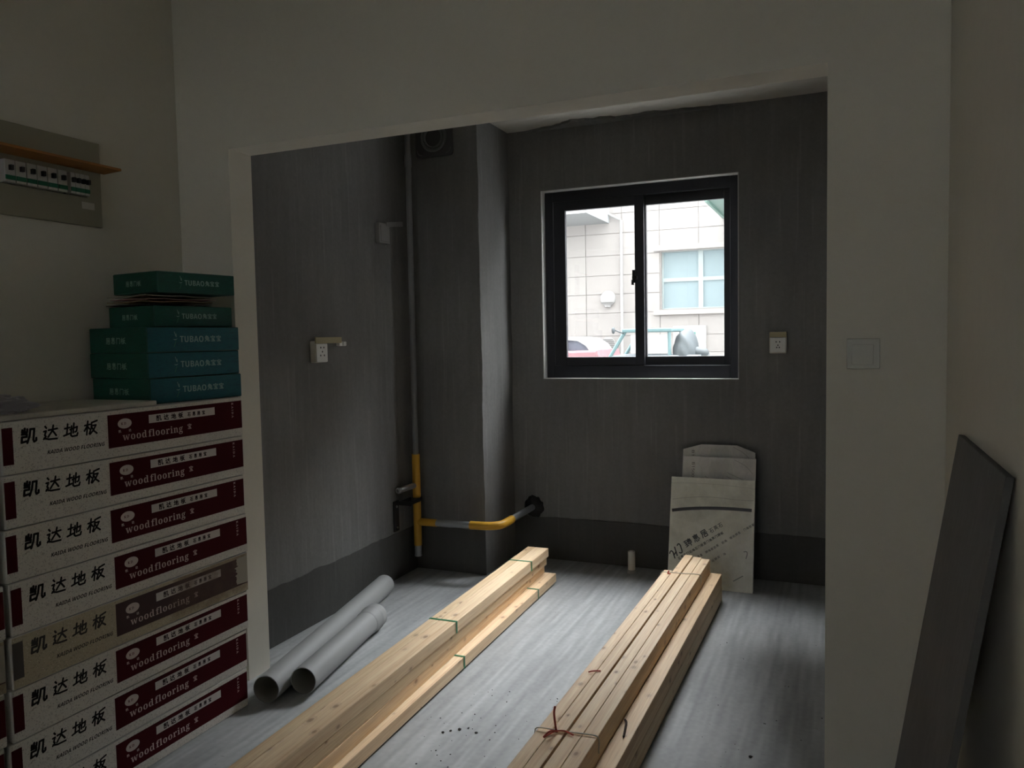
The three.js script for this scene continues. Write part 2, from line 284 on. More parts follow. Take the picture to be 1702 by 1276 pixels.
// ---------------------------------------------------------------- flooring cartons
const BL = 0.91, BH = 0.1465, BW = 0.40;
function flooringPrint(kind) {
  return canvasTex(1820, 292, (c, W, H) => {
    const px = W / BL; // pixels a metre
    c.fillStyle = kind ? '#b9ae93' : '#dad5cb'; c.fillRect(0, 0, W, H);
    for (let i = 0; i < 5200; i++) { const g = rnd(); c.fillStyle = g < 0.55 ? 'rgba(90,84,78,0.34)' : g < 0.75 ? 'rgba(240,236,226,0.5)' : 'rgba(120,96,90,0.28)'; const s = rr(2, 6); c.fillRect(rnd() * W, rnd() * H, s, s * rr(0.5, 1.2)); }
    const maroon = kind ? '#3a1c1c' : '#450710';
    c.fillStyle = kind ? '#4a443f' : maroon; c.fillRect(0, H - 0.131 * px, 0.03 * px, 0.105 * px);
    const lx = 0.329 * px, lw = W - lx, ly = H - 0.1345 * px, lh = 0.106 * px;
    c.fillStyle = maroon; c.fillRect(lx, ly, lw, lh);
    c.fillStyle = c.strokeStyle = '#171210';
    ['kai', 'da', 'di', 'ban'].forEach((n, i) => glyph(c, n, 0.052 * px + i * 0.065 * px, ly + 14, 0.048 * px, i ? 11 : 13, 0.14));
    c.font = 'italic bold 32px sans-serif'; c.textBaseline = 'alphabetic';
    c.fillText('KAIDA WOOD FLOORING', 0.126 * px, ly + 0.094 * px, 0.197 * px);
    // printed label
    c.fillStyle = '#cfc3bd'; c.beginPath(); c.ellipse(lx + 0.062 * px, ly + 0.032 * px, 0.026 * px, 0.0165 * px, 0, 0, 7); c.fill();
    c.fillStyle = maroon; c.font = 'bold 22px serif'; c.fillText('K D', lx + 0.048 * px, ly + 0.036 * px);
    c.strokeStyle = '#cfc3bd'; glyph(c, 'kai', lx + 0.038 * px, ly + 0.051 * px, 19, 2.6); glyph(c, 'da', lx + 0.076 * px, ly + 0.051 * px, 19, 2.6);
    c.fillStyle = '#cfc8c2'; c.fillRect(lx + 0.155 * px, ly + 0.014 * px, 0.29 * px, 0.028 * px);
    c.strokeStyle = '#241517'; line(c, ['kai', 'da', 'di', 'ban'], lx + 0.185 * px, ly + 0.017 * px, 42, 62, 5.5); line(c, ['shi', 'hui', 'ju', 'bao'], lx + 0.318 * px, ly + 0.021 * px, 30, 44, 4.5);
    c.fillStyle = '#cbb9b3'; c.font = 'bold 64px serif';
    { let x = lx + 0.052 * px; for (const ch of 'wood flooring') { c.fillText(ch, x, ly + 0.087 * px); x += ch === ' ' ? 6 : c.measureText(ch).width + 4; } }
    c.strokeStyle = '#cbb9b3'; glyph(c, 'bao', lx + 0.315 * px, ly + 0.062 * px, 40, 5);
    c.save(); c.translate(W - 0.052 * px, ly + 10); c.rotate(Math.PI / 2); c.font = 'bold 26px serif'; c.fillText('K A I D A', 0, 0, 0.07 * px); c.restore();
    if (kind) { // water stain spreading in from the far end, as on the fifth carton
      for (let i = 0; i < 240; i++) { const t = rnd(); c.fillStyle = 'rgba(86,78,58,0.055)'; c.beginPath(); c.arc(W * (0.62 + 0.4 * t) + rr(-60, 60), H * rnd(), rr(20, 75), 0, 7); c.fill(); }
      c.fillStyle = '#a29b8c'; c.beginPath(); c.moveTo(W, 20); for (let i = 0; i <= 20; i++) c.lineTo(W - 90 - 46 * rnd(), 20 + i * 10); c.lineTo(W, 230); c.fill();
    }
  });
}
const flMat = [phys({ map: flooringPrint(0), roughness: 0.8, specularIntensity: 0.25 }), std({ map: flooringPrint(1), roughness: 0.7 })];
const cartonGeo = uvM(rbx(BW, BH - 0.001, BL, 0.004, 2), 0.25);
const faceGeo = new THREE.PlaneGeometry(BL - 0.006, BH - 0.006).rotateY(Math.PI / 2);
const nth = ['topmost', 'second from top', 'third from top', 'fourth from top', 'fifth from top', 'sixth from top', 'seventh from top', 'lowest'];
const rEnd = [-2.279, -2.277, -2.272, -2.276, -2.271, -2.266, -2.256, -2.251];
function flooring(zr, xr, layer, kind, label, group) {
  const y = (7 - layer) * BH, o = thing('flooring_carton', label, 'carton', [xr - BW / 2, y, zr + BL / 2], group);
  mesh('carton', cartonGeo, M.carton, o, [0, BH / 2, 0]);
  const f = mesh('printed_face', faceGeo, flMat[kind], o, [BW / 2 + 0.0006, BH / 2, 0]);
  f.userData.label = kind ? 'water-stained maroon and cream print' : 'maroon and white print with black calligraphy';
}
for (let i = 0; i < 8; i++) flooring(rEnd[i], -2.07 + rr(-0.003, 0.003), i, i === 4 ? 1 : 0, i === 4 ? 'water-stained maroon flooring carton, fifth from top, under the teal boxes' : `maroon and white flooring carton, ${nth[i]} in the stack carrying teal boxes`, 'flooring cartons in the stack under the teal boxes');
for (let i = 0; i < 8; i++) flooring(rEnd[i] + BL + 0.008 + rr(0, 0.006), -2.072 + rr(-0.008, 0.002), i, i === 4 ? 1 : 0, `maroon flooring carton, ${nth[i]} in the stack with the plastic bag`, 'flooring cartons in the stack with the plastic bag');
single('board_offcut', uvM(rbx(0.385, 0.016, 0.52, 0.003), 0.25), std({ map: cartonTex, color: lin(0.95, 0.93, 0.86), roughness: 0.6 }), [-2.272, 1.172 + 0.0085, -1.635], 'cream board offcut lying flat on the flooring cartons', 'board');
{ // crumpled bag
  const g = new THREE.SphereGeometry(1, 48, 32), p = g.attributes.position;
  for (let i = 0; i < p.count; i++) { const v = V(p.getX(i), p.getY(i), p.getZ(i)), k = 0.8 + 0.5 * Math.abs(fbm(v.x * 0.5 + 0.5, v.y * 0.5 + v.z * 0.37 + 0.5, 7, 7, 3) - 0.5) * 2; p.setXYZ(i, v.x * 0.12 * k, Math.max(-0.018, v.y * 0.03 * k), v.z * 0.09 * k); }
  g.computeVertexNormals();
  single('plastic_bag', g, M.bag, [-2.17, 1.1905 + 0.0185, -1.42], 'crumpled clear plastic bag lying on the flooring cartons', 'bag');
}

// ---------------------------------------------------------------- teal boxes on the cartons
function tealFront(base) {
  return canvasTex(1024, 230, (c, W, H) => {
    c.fillStyle = base; c.fillRect(0, 0, W, H);
    for (let i = 0; i < 900; i++) { c.fillStyle = rnd() < 0.5 ? 'rgba(30,110,105,0.10)' : 'rgba(8,50,60,0.10)'; c.fillRect(rnd() * W, rnd() * H, rr(10, 60), rr(3, 16)); }
    c.fillStyle = c.strokeStyle = '#9db8b0'; c.font = 'bold 84px sans-serif'; c.fillText('TUBAO', 335, 142, 270);
    line(c, ['tu', 'bao', 'bao'], 610, 78, 64, 68, 8);
    c.translate(-55, 0); c.lineWidth = 6; c.beginPath(); c.moveTo(335, 40); c.lineTo(348, 84); c.moveTo(352, 60); c.lineTo(354, 90); c.stroke();
    c.beginPath(); c.moveTo(318, 110); c.quadraticCurveTo(345, 136, 366, 104); c.quadraticCurveTo(348, 118, 318, 110); c.fill();
    c.strokeStyle = '#4d8d6c'; c.beginPath(); c.moveTo(346, 134); c.quadraticCurveTo(336, 166, 326, 186); c.stroke();
  });
}
const tealA = std({ map: tealFront('#17626c'), roughness: 0.5 }), tealC = std({ map: tealFront('#125244'), roughness: 0.5 });
const tealB = std({ map: canvasTex(512, 150, (c, W, H) => {
  c.fillStyle = '#0f4a3c'; c.fillRect(0, 0, W, H);
  for (let i = 0; i < 400; i++) { c.fillStyle = rnd() < 0.5 ? 'rgba(30,96,76,0.10)' : 'rgba(5,38,30,0.10)'; c.fillRect(rnd() * W, rnd() * H, rr(10, 50), rr(3, 14)); }
  c.strokeStyle = '#8fa79b'; line(c, ['ju', 'hui', 'men', 'ban'], 150, 56, 44, 46, 5.5);
}), roughness: 0.5 });
const tealPlain = std({ color: lin(0.006, 0.075, 0.055), roughness: 0.5 });
function tealBox(L, w, h, ax, az, y, th, name, front = tealA) { // (ax, az): the arris between printed side and end
  const o = thing('teal_box', name, 'box', [ax, y, az], 'teal boxes on the flooring cartons'); o.rotation.y = -th;
  mesh('carton', rbx(w, h - 0.001, L, 0.004, 2), tealPlain, o, [-w / 2, h / 2, -L / 2]);
  mesh('printed_side', new THREE.PlaneGeometry(L - 0.006, h - 0.006).rotateY(Math.PI / 2), front, o, [0.0006, h / 2, -L / 2]).userData.label = 'blue-green printed side with white lettering';
  mesh('printed_end', new THREE.PlaneGeometry(w - 0.006, h - 0.006), tealB, o, [-w / 2, h / 2, 0.0006]).userData.label = 'dark green end with white characters';
}
const TH = 5 * Math.PI / 180, TY = 1.172;
tealBox(0.392, 0.30, 0.0865, -2.119, -1.905, TY, TH, 'long teal box, lowest of the five on the flooring cartons');
tealBox(0.392, 0.30, 0.0865, -2.121, -1.903, TY + 0.0865, TH * 0.9, 'long teal box, second from the bottom of the five');
tealBox(0.392, 0.30, 0.0865, -2.119, -1.901, TY + 0.173, TH, 'long teal box, middle one of the five');
tealBox(0.325, 0.25, 0.074, -2.14, -1.955, TY + 0.2595, TH * 1.4, 'short teal box, second from the top with loose paper on it', tealC);
tealBox(0.318, 0.25, 0.074, -2.13, -1.965, TY + 0.2595 + 0.074 + 0.042, TH * 1.6, 'short teal box, topmost of the five and raised on papers', tealC);
{ // loose papers and a crushed carton between the two upper boxes
  const o = thing('paper_wad', 'crumpled brown and pink papers squeezed between the two upper teal boxes', 'paper', [-2.26, TY + 0.3335, -2.10]); o.rotation.y = -TH * 1.5;
  const mats = [std({ color: lin(0.05, 0.04, 0.035), roughness: 0.9 }), std({ color: lin(0.36, 0.24, 0.12), roughness: 0.85 }), std({ color: lin(0.42, 0.22, 0.2), roughness: 0.85 }), std({ color: lin(0.4, 0.38, 0.3), roughness: 0.85 })];
  for (let k = 0; k < 4; k++) {
    const g = new THREE.BoxGeometry(0.22, 0.0025, 0.27, 14, 1, 20), p = g.attributes.position;
    for (let i = 0; i < p.count; i++) { const x = p.getX(i), z = p.getZ(i); p.setY(i, p.getY(i) + 0.0065 * (fbm(x * 2 + 0.5, z * 2 + 0.5, 6, 6, 2, k * 3) - 0.5)); }
    g.computeVertexNormals();
    mesh('sheet', g, mats[k], o, [[-0.01, 0.012, 0.006, 0.003][k], 0.005 + k * 0.0095, [0, 0.01, -0.006, 0.004][k]]);
  }
  const st = single('white_thread', tube([[0.11, 0.0, 0.05], [0.1215, -0.012, 0.052], [0.1225, -0.04, 0.05], [0.128, -0.075, 0.048], [0.1405, -0.085, 0.05], [0.1395, -0.11, 0.055]], 0.001, 20, 5), M.twine, [-2.26, TY + 0.3335, -2.10], 'white thread hanging over the sides of the teal boxes', 'thread'); st.rotation.y = -TH * 1.5;
}

// ---------------------------------------------------------------- distribution board on the left wall
{
  const o = thing('fuse_box', 'beige electrical distribution board with row of breakers on wall', 'fuse box', [X0, 0, 0]);
  const y0 = 1.798, y1 = 2.092, z0 = -2.04, z1 = -1.52;
  mesh('cover_plate', uvM(extr([[-z1, y0], [-z0, y0], [-z0, y1], [-z1, y1]], 0.012, [rect(1.56, 1.984, 1.893, 1.972)], 0.002).rotateY(Math.PI / 2).translate(0.002, 0, 0), 1), M.panel, o);
  mesh('backing', span(0.0005, 0.0018, 1.885, 1.98, -1.99, -1.55), M.black, o);
  for (let i = 0; i < 10; i++) {
    const zc = -1.974 + i * 0.0185 + (i > 3 ? 0.02 + (i - 4) * 0.018 : 0);
    const ww = i > 3 ? 0.034 : 0.0175, b = mesh('breaker', rbx(0.03, 0.072, ww, 0.002).translate(0.0165, 1.934, zc), M.breaker, o);
    mesh('toggle', bx(0.014, 0.016, 0.010, 0.037, 1.944, zc), M.black, b);
    mesh('stripe', bx(0.003, 0.014, ww - 0.001, 0.0325, 1.913, zc), M.green, b);
  }
  mesh('warning_label', bx(0.001, 0.024, 0.05, 0.0167, 1.866, -1.985), M.offwhite, o);
  single('wooden_lath', uvM(rbx(0.088, 0.009, 0.56, 0.002), 1), M.lath, [X0 + 0.0165 + 0.046, 1.988 + 0.006, -1.775], 'orange-brown wooden lath wedged over the breakers of fuse box', 'lath').rotation.z = 0.04;
}

// ---------------------------------------------------------------- switch and sockets
{
  const o = thing('light_switch', 'pale square light switch on the partition beside the opening', 'light switch', [0.052, 1.308, ZF]);
  mesh('plate', rbx(0.086, 0.086, 0.008, 0.003, 2), M.switch, o, [0, 0, 0.0042]);
  mesh('rocker', rbx(0.056, 0.056, 0.004, 0.0015, 2).rotateX(-0.02), M.switch, o, [-0.002, -0.002, 0.0098]);
  const s = thing('wall_socket', 'off-white power socket with clear top flap on window wall', 'socket', [-0.325, 1.32, ZB]);
  mesh('back_box', rbx(0.09, 0.118, 0.03, 0.006, 2), M.offwhite, s, [0, 0, 0.015]);
  mesh('faceplate', rbx(0.08, 0.082, 0.006, 0.003, 2), M.white, s, [0, -0.012, 0.033]);
  for (const [x, y] of [[-0.009, 0.004], [0.009, 0.004], [0, -0.014], [-0.006, -0.026], [0.007, -0.026]]) mesh('socket_hole', bx(0.0055, 0.007, 0.002, x, y, 0.0362), M.black, s);
  mesh('tape_patch', rbx(0.086, 0.03, 0.002, 0.0008), M.tape, s, [0, 0.042, 0.031]);
  const l = thing('wall_socket', 'white power socket with strip of yellow tape on side wall', 'socket', [KX, 1.323, -3.118]);
  mesh('back_box', rbx(0.03, 0.105, 0.10, 0.006, 2), M.offwhite, l, [0.015, 0, 0]);
  mesh('faceplate', rbx(0.006, 0.088, 0.086, 0.003, 2), M.white, l, [0.033, -0.006, 0]);
  for (const [z, y] of [[0.012, 0.02], [-0.012, 0.02], [0, 0.0], [0.014, -0.018], [-0.014, -0.018]]) mesh('socket_hole', bx(0.002, 0.008, 0.006, 0.0362, y, z), M.black, l);
  mesh('tape_strip', rbx(0.008, 0.030, 0.21, 0.002), M.tape, l, [0.034, 0.055, -0.055]);
  mesh('plug', rbx(0.022, 0.022, 0.024, 0.003), M.white, l, [0.025, 0.036, -0.155]); mesh('plug', rbx(0.022, 0.022, 0.024, 0.003), M.white, l, [0.025, 0.036, -0.19]);
  const j = thing('junction_box', 'grey cement-smeared junction box high on kitchen side wall', 'junction box', [KX, 1.96, -3.72]);
  mesh('back_box', rbx(0.03, 0.11, 0.105, 0.005, 2), M.greyplast, j, [0.015, 0, 0]);
  mesh('faceplate', rbx(0.005, 0.09, 0.088, 0.003, 2), M.greyplast, j, [0.0325, 0, 0]);
  mesh('flap', rbx(0.006, 0.026, 0.17, 0.002).rotateX(0.14), M.greyplast, j, [0.034, 0.062, -0.10]);
}

// ---------------------------------------------------------------- exhaust grille high on the shaft
{
  const o = thing('exhaust_vent', 'dark square exhaust vent with round collar high on shaft', 'vent', [-2.172, 2.521, ZC + 0.003]);
  const s = new THREE.Shape(), a = 0.118, b = 0.096, r = 0.022;
  s.moveTo(-a + r, -b); s.lineTo(a - r, -b); s.quadraticCurveTo(a, -b, a, -b + r); s.lineTo(a, b - r); s.quadraticCurveTo(a, b, a - r, b); s.lineTo(-a + r, b); s.quadraticCurveTo(-a, b, -a, b - r); s.lineTo(-a, -b + r); s.quadraticCurveTo(-a, -b, -a + r, -b);
  mesh('plate', new THREE.ExtrudeGeometry(s, { depth: 0.008, bevelEnabled: true, bevelSize: 0.003, bevelThickness: 0.003, bevelSegments: 2 }).translate(0, 0, 0.003), M.vent, o);
  mesh('rim', new THREE.TorusGeometry(0.074, 0.009, 10, 40).translate(0, 0.008, 0.018), M.ventRim, o);
  mesh('collar', new THREE.TorusGeometry(0.056, 0.006, 10, 36).translate(0, 0.008, 0.02), M.ventRim, o);
  mesh('flap', cyl(0.052, 0.052, 0.006, 32).rotateX(Math.PI / 2).translate(0, 0.008, 0.017), M.vent, o);
  for (const sx of [-1, 1]) for (const sy of [-1, 1]) mesh('corner_ridge', new THREE.TorusGeometry(0.03, 0.003, 6, 12, Math.PI / 2).rotateZ(sx > 0 ? (sy > 0 ? 0 : -Math.PI / 2) : (sy > 0 ? Math.PI / 2 : Math.PI)).translate(sx * 0.078, sy * 0.056, 0.015), M.ventRim, o);
}

// ---------------------------------------------------------------- gas pipe
{
  const px = -2.302, pz = -3.945, o = thing('gas_pipe', 'grey gas riser with yellow joints and branch to window wall', 'gas pipe', [0, 0, 0]);
  mesh('riser', bar([px, 0.70, pz], [px, KC, pz], 0.0165), M.riser, o);
  mesh('coupling', bar([px, 2.36, pz], [px, 2.43, pz], 0.0205), M.riser, o);
  mesh('yellow_sleeve', bar([px, 0.165, pz], [px, 0.705, pz], 0.0235, 18), M.yellow, o);
  mesh('end_piece', merge([bar([px, 0.105, pz], [px, 0.167, pz], 0.0205, 18), cyl(0.022, 0.022, 0.008, 18).translate(px, 0.105, pz)]), M.galv, o);
  mesh('yellow_tee', bar([px, 0.305, pz], [px + 0.13, 0.305, pz], 0.022, 18), M.yellow, o);
  mesh('branch', bar([px + 0.12, 0.306, pz], [-1.92, 0.31, pz], 0.0195, 18), M.galv, o);
  mesh('yellow_elbow', tube([[-1.955, 0.31, pz], [-1.87, 0.312, pz], [-1.815, 0.314, pz - 0.01], [-1.782, 0.316, pz - 0.04], [-1.772, 0.318, pz - 0.10], [-1.770, 0.32, pz - 0.17]], 0.0235, 30, 18), M.yellow, o);
  mesh('wall_pipe', bar([-1.770, 0.32, pz - 0.16], [-1.769, 0.323, ZB + 0.02], 0.0195, 18), M.galv, o);
  const n = mesh('nozzle', bar([px - 0.005, 0.522, pz + 0.015], [px - 0.032, 0.515, pz + 0.155], 0.0165, 16), M.steel, o);
  mesh('nozzle_cap', merge([new THREE.TorusGeometry(0.014, 0.005, 8, 18).rotateY(-0.3).translate(px - 0.032, 0.515, pz + 0.156), new THREE.TorusGeometry(0.017, 0.003, 8, 18).rotateY(-0.3).translate(px - 0.029, 0.516, pz + 0.14)]), M.galv, n);
  { // rough foam rosette at the wall
    const g = new THREE.SphereGeometry(0.062, 28, 20), p = g.attributes.position;
    for (let i = 0; i < p.count; i++) { const k = 0.82 + 0.42 * fbm(p.getX(i) * 6 + 0.5, p.getY(i) * 6 + p.getZ(i) * 3 + 0.5, 9, 9, 3); p.setXYZ(i, p.getX(i) * k, p.getY(i) * k, Math.max(0.001, p.getZ(i) * 0.55 * k)); }
    g.computeVertexNormals(); mesh('foam_rosette', g, M.black, o, [-1.769, 0.323, ZB]);
  }
  const b = thing('pipe_bracket', 'black steel angle bracket clamping the yellow gas pipe', 'bracket', [KX, 0, 0]);
  mesh('wall_plate', rbx(0.006, 0.175, 0.055, 0.001), M.black, b, [0.0035, 0.365, -3.80]);
  mesh('arm', merge([bx(0.10, 0.022, 0.006, 0.054, 0.441, -3.80), bx(0.006, 0.022, 0.13, 0.088, 0.441, -3.862), bx(0.006, 0.022, 0.13, 0.028, 0.441, -3.862)]), M.black, b);
  mesh('clamp', new THREE.TorusGeometry(0.0275, 0.005, 8, 24).rotateX(Math.PI / 2).scale(1, 2.2, 1).translate(px - KX, 0.441, pz), M.black, b);
  for (const y of [0.42, 0.30]) mesh('bolt', cyl(0.007, 0.007, 0.006, 6).rotateZ(Math.PI / 2).translate(0.009, y, -3.80), M.steel, b);
  const r = thing('floor_riser', 'short white pipe stub standing from floor below the window', 'pipe stub', [-1.122, 0, -4.35]);
  mesh('pipe', new THREE.LatheGeometry([[0.0165, 0.004], [0.021, 0.004], [0.021, 0.128], [0.0165, 0.128], [0.0165, 0.004]].map((a) => new THREE.Vector2(...a)), 20), M.offwhite, r);
  mesh('sleeve', new THREE.LatheGeometry([[0.0215, 0.0005], [0.026, 0.0005], [0.024, 0.022], [0.0215, 0.022]].map((a) => new THREE.Vector2(...a)), 20), M.greyplast, r);
}

// ---------------------------------------------------------------- grey drain pipes on the floor
function drain(a, b, label, bell) {
  const A = V(...a), B = V(...b), L = A.distanceTo(B), o = thing('drain_pipe', label, 'pipe', a, 'grey drain pipes beside the kitchen wall');
  o.quaternion.setFromUnitVectors(V(0, 1, 0), B.clone().sub(A).normalize());
  const R = 0.0535, lath = (pts) => new THREE.LatheGeometry(pts.map((p) => new THREE.Vector2(...p)), 48);
  mesh('outer_wall', lath([[R - 0.0035, 0], [R - 0.001, 0], [R, 0.001], [R, L], [R - 0.0035, L]]), M.pvc, o);
  mesh('bore', lath([[R - 0.0035, L], [R - 0.0036, 0]]), M.pvcIn, o);
  if (bell) {
    mesh('socket_end', lath([[R, L - 0.115], [R + 0.004, L - 0.105], [R + 0.004, L - 0.06], [R + 0.0075, L - 0.055], [R + 0.0075, L - 0.038], [R + 0.004, L - 0.033], [R + 0.004, L], [R, L]]), M.pvc, o);
  }
}
drain([-2.016, 0.0545, -2.287], [-2.2765, 0.0545, -3.535], 'longer grey plastic drain pipe lying against the kitchen wall', false);
drain([-1.919, 0.0615, -2.385], [-2.051, 0.0615, -3.10], 'shorter grey plastic drain pipe with a ringed socket end', true);

// ---------------------------------------------------------------- timber
const woodMat = []; for (const t of woods) for (const c of [[1, 1, 1], [0.9, 0.9, 0.86], [0.98, 0.94, 0.88]]) woodMat.push(std({ map: t, color: lin(...c), roughness: 0.62 }));
function plank(x0, x1, y0, y1, zf, zn, mi, label, group, skew = 0) {
  const g = uvM(rbx(x1 - x0, y1 - y0 - 0.0008, zn - zf, 0.0022), 3, 0.3, [rnd(), rnd()], 'plank');
  const m = single('timber_plank', g, woodMat[mi % 9], [(x0 + x1) / 2, (y0 + y1) / 2, (zf + zn) / 2], label, 'plank', group);
  m.rotation.y = skew; return m;
}
{ // stack with green straps: four layers of two, laid flat; the stack runs slightly off the wall's direction
  const T = 0.048, Y0 = 0.008, g1 = 'planks of the green-strapped stack', lay = ['lowest layer', 'second layer', 'third layer', 'top layer'];
  const off = [[-1.4355, -4.03, 0.0237], [-1.4733, -4.02, 0.043], [-1.4715, -4.015, 0.0335], [-1.4664, -4.01, 0.0275]]; // outer edge at mid length, far end, turn
  const zn = -1.10, w = [0.0775, 0.0435];
  off.forEach(([xr, zf, sk], i) => {
    const zm = (zf + zn) / 2;
    for (const s of [0, 1]) { const a = s ? xr - w[0] - 0.0018 : xr; plank(a - w[s], a, Y0 + i * T, Y0 + (i + 1) * T, zf, zn, i * 2 + s, `pale pine plank in the ${lay[i]} of the green-strapped stack, ${s ? 'beside the grey pipes' : 'facing the other stack'}`, g1, sk); }
    if (i === 0 || i === 3) for (const [zs, far] of [[-3.73, 1], [-2.82, 0]]) {
      const W2 = (w[0] + w[1] + 0.0018) / 2 + 0.0012, xm = xr - W2 + 0.0012 + Math.sin(sk) * (zs - zm), t = 0.0012, q = 0.012;
      const gs = merge([bx(2 * W2, t, q, 0, T / 2 + t / 2, 0), bx(t, T + 0.001, q, W2 + 0.0002, 0, 0), bx(t, T + 0.001, q, -W2 - 0.0002, 0, 0)]);
      const m = single('plastic_strap', gs, M.strap, [xm, Y0 + i * T + T / 2 + 0.0001, zs], `green plastic strap round the ${i ? 'top' : 'lowest'} planks, ${far ? 'towards the window' : 'at the middle of the stack'}`, 'strap', 'green straps on the timber'); m.rotation.y = sk;
    }
  });
  for (const [z, n] of [[-3.85, 'window end'], [-2.6, 'middle'], [-1.5, 'near end']]) single('packing_strip', uvM(rbx(0.09, 0.0074, 0.05, 0.001), 3, 0.3, [0.2, 0.4], 'plank'), woodMat[1], [-1.4355 + 0.0237 * (z + 2.565) - 0.066, 0.0039, z], `thin wooden packing strip under the ${n} of the timber stack`, 'strip', 'packing strips under the timber');
}
{ // stack tied with twine: planks on edge, three high, with one lower column on its outer side
  const T = 0.0712, g2 = 'planks of the twine-tied stack', lv = ['bottom', 'middle', 'top'], zn = -1.05;
  const cols = [['outer low', -0.6425, -0.586, -4.045, 2], ['first tall', -0.688, -0.6445, -4.04, 3], ['second tall', -0.7325, -0.6895, -4.055, 3], ['third tall', -0.7815, -0.7395, -4.075, 3], ['last, inner', -0.8275, -0.7865, -3.79, 3]];
  cols.forEach(([n, x0, x1, zf, k], c) => {
    for (let i = 0; i < k; i++) plank(x0 + rr(-0.0004, 0.0004), x1 + rr(-0.0004, 0.0004), i * T, (i + 1) * T - (c === 4 ? 0.003 : 0), zf + rr(-0.008, 0.008), zn, c * 3 + i + 1, `pine plank on edge, ${lv[i]} of the ${n} column in the twine-tied stack`, g2, -0.0115);
  });
  const top = 3 * T;
  const tie = (z, x0, x1, label) => {
    const o = thing('twine_tie', label, 'twine', [0, 0, z], 'twine ties on the timber');
    mesh('twine', tube([[x0, top - 0.12, 0], [x0 + 0.0005, top - 0.002, 0], [x0 + 0.004, top + 0.0022, 0], [(x0 + x1) / 2, top + 0.0025, -0.008], [x1 - 0.004, top + 0.0022, -0.016], [x1 + 0.001, top - 0.002, -0.017], [x1 + 0.0012, top - 0.05, -0.018]], 0.0021, 40, 6), M.twine, o);
    return o;
  };
  const a = tie(-2.09, -0.8365, -0.6475, 'pale twine with red knot across the near part of the stack');
  mesh('knot', merge([tube([[-0.77, top + 0.004, 0], [-0.772, top + 0.03, 0.004], [-0.776, top + 0.06, 0.0], [-0.774, top + 0.075, -0.004]], 0.0035, 12, 6), tube([[-0.765, top + 0.005, 0.006], [-0.778, top + 0.016, 0.03], [-0.792, top + 0.004, 0.05], [-0.78, top + 0.004, 0.02], [-0.768, top + 0.007, 0]], 0.0026, 20, 6), tube([[-0.77, top + 0.004, 0], [-0.745, top + 0.006, -0.004], [-0.715, top + 0.004, 0.006]], 0.0026, 10, 6)]), M.red, a);
  const b = tie(-3.73, -0.8165, -0.6275, 'pale twine with red knot across the window end of the stack');
  mesh('knot', tube([[-0.768, top + 0.004, 0.02], [-0.773, top + 0.012, 0.04], [-0.771, top + 0.02, 0.03]], 0.004, 10, 6), M.red, b);
  single('red_ribbon', tube([[-0.805, top + 0.001, -2.515], [-0.79, top + 0.004, -2.522], [-0.767, top + 0.0025, -2.535]], 0.0026, 10, 6), M.red, [0, 0, 0], 'short scrap of red ribbon lying on the timber stack', 'ribbon');
  single('bark_strip', tube([[-0.6365, 2 * T + 0.0035, -2.365], [-0.627, 2 * T + 0.006, -2.345], [-0.6205, 2 * T + 0.006, -2.31], [-0.613, 2 * T + 0.0035, -2.26]], 0.0036, 14, 6), M.bark, [0, 0, 0], 'dark curl of bark on the lower outer plank', 'bark');
}

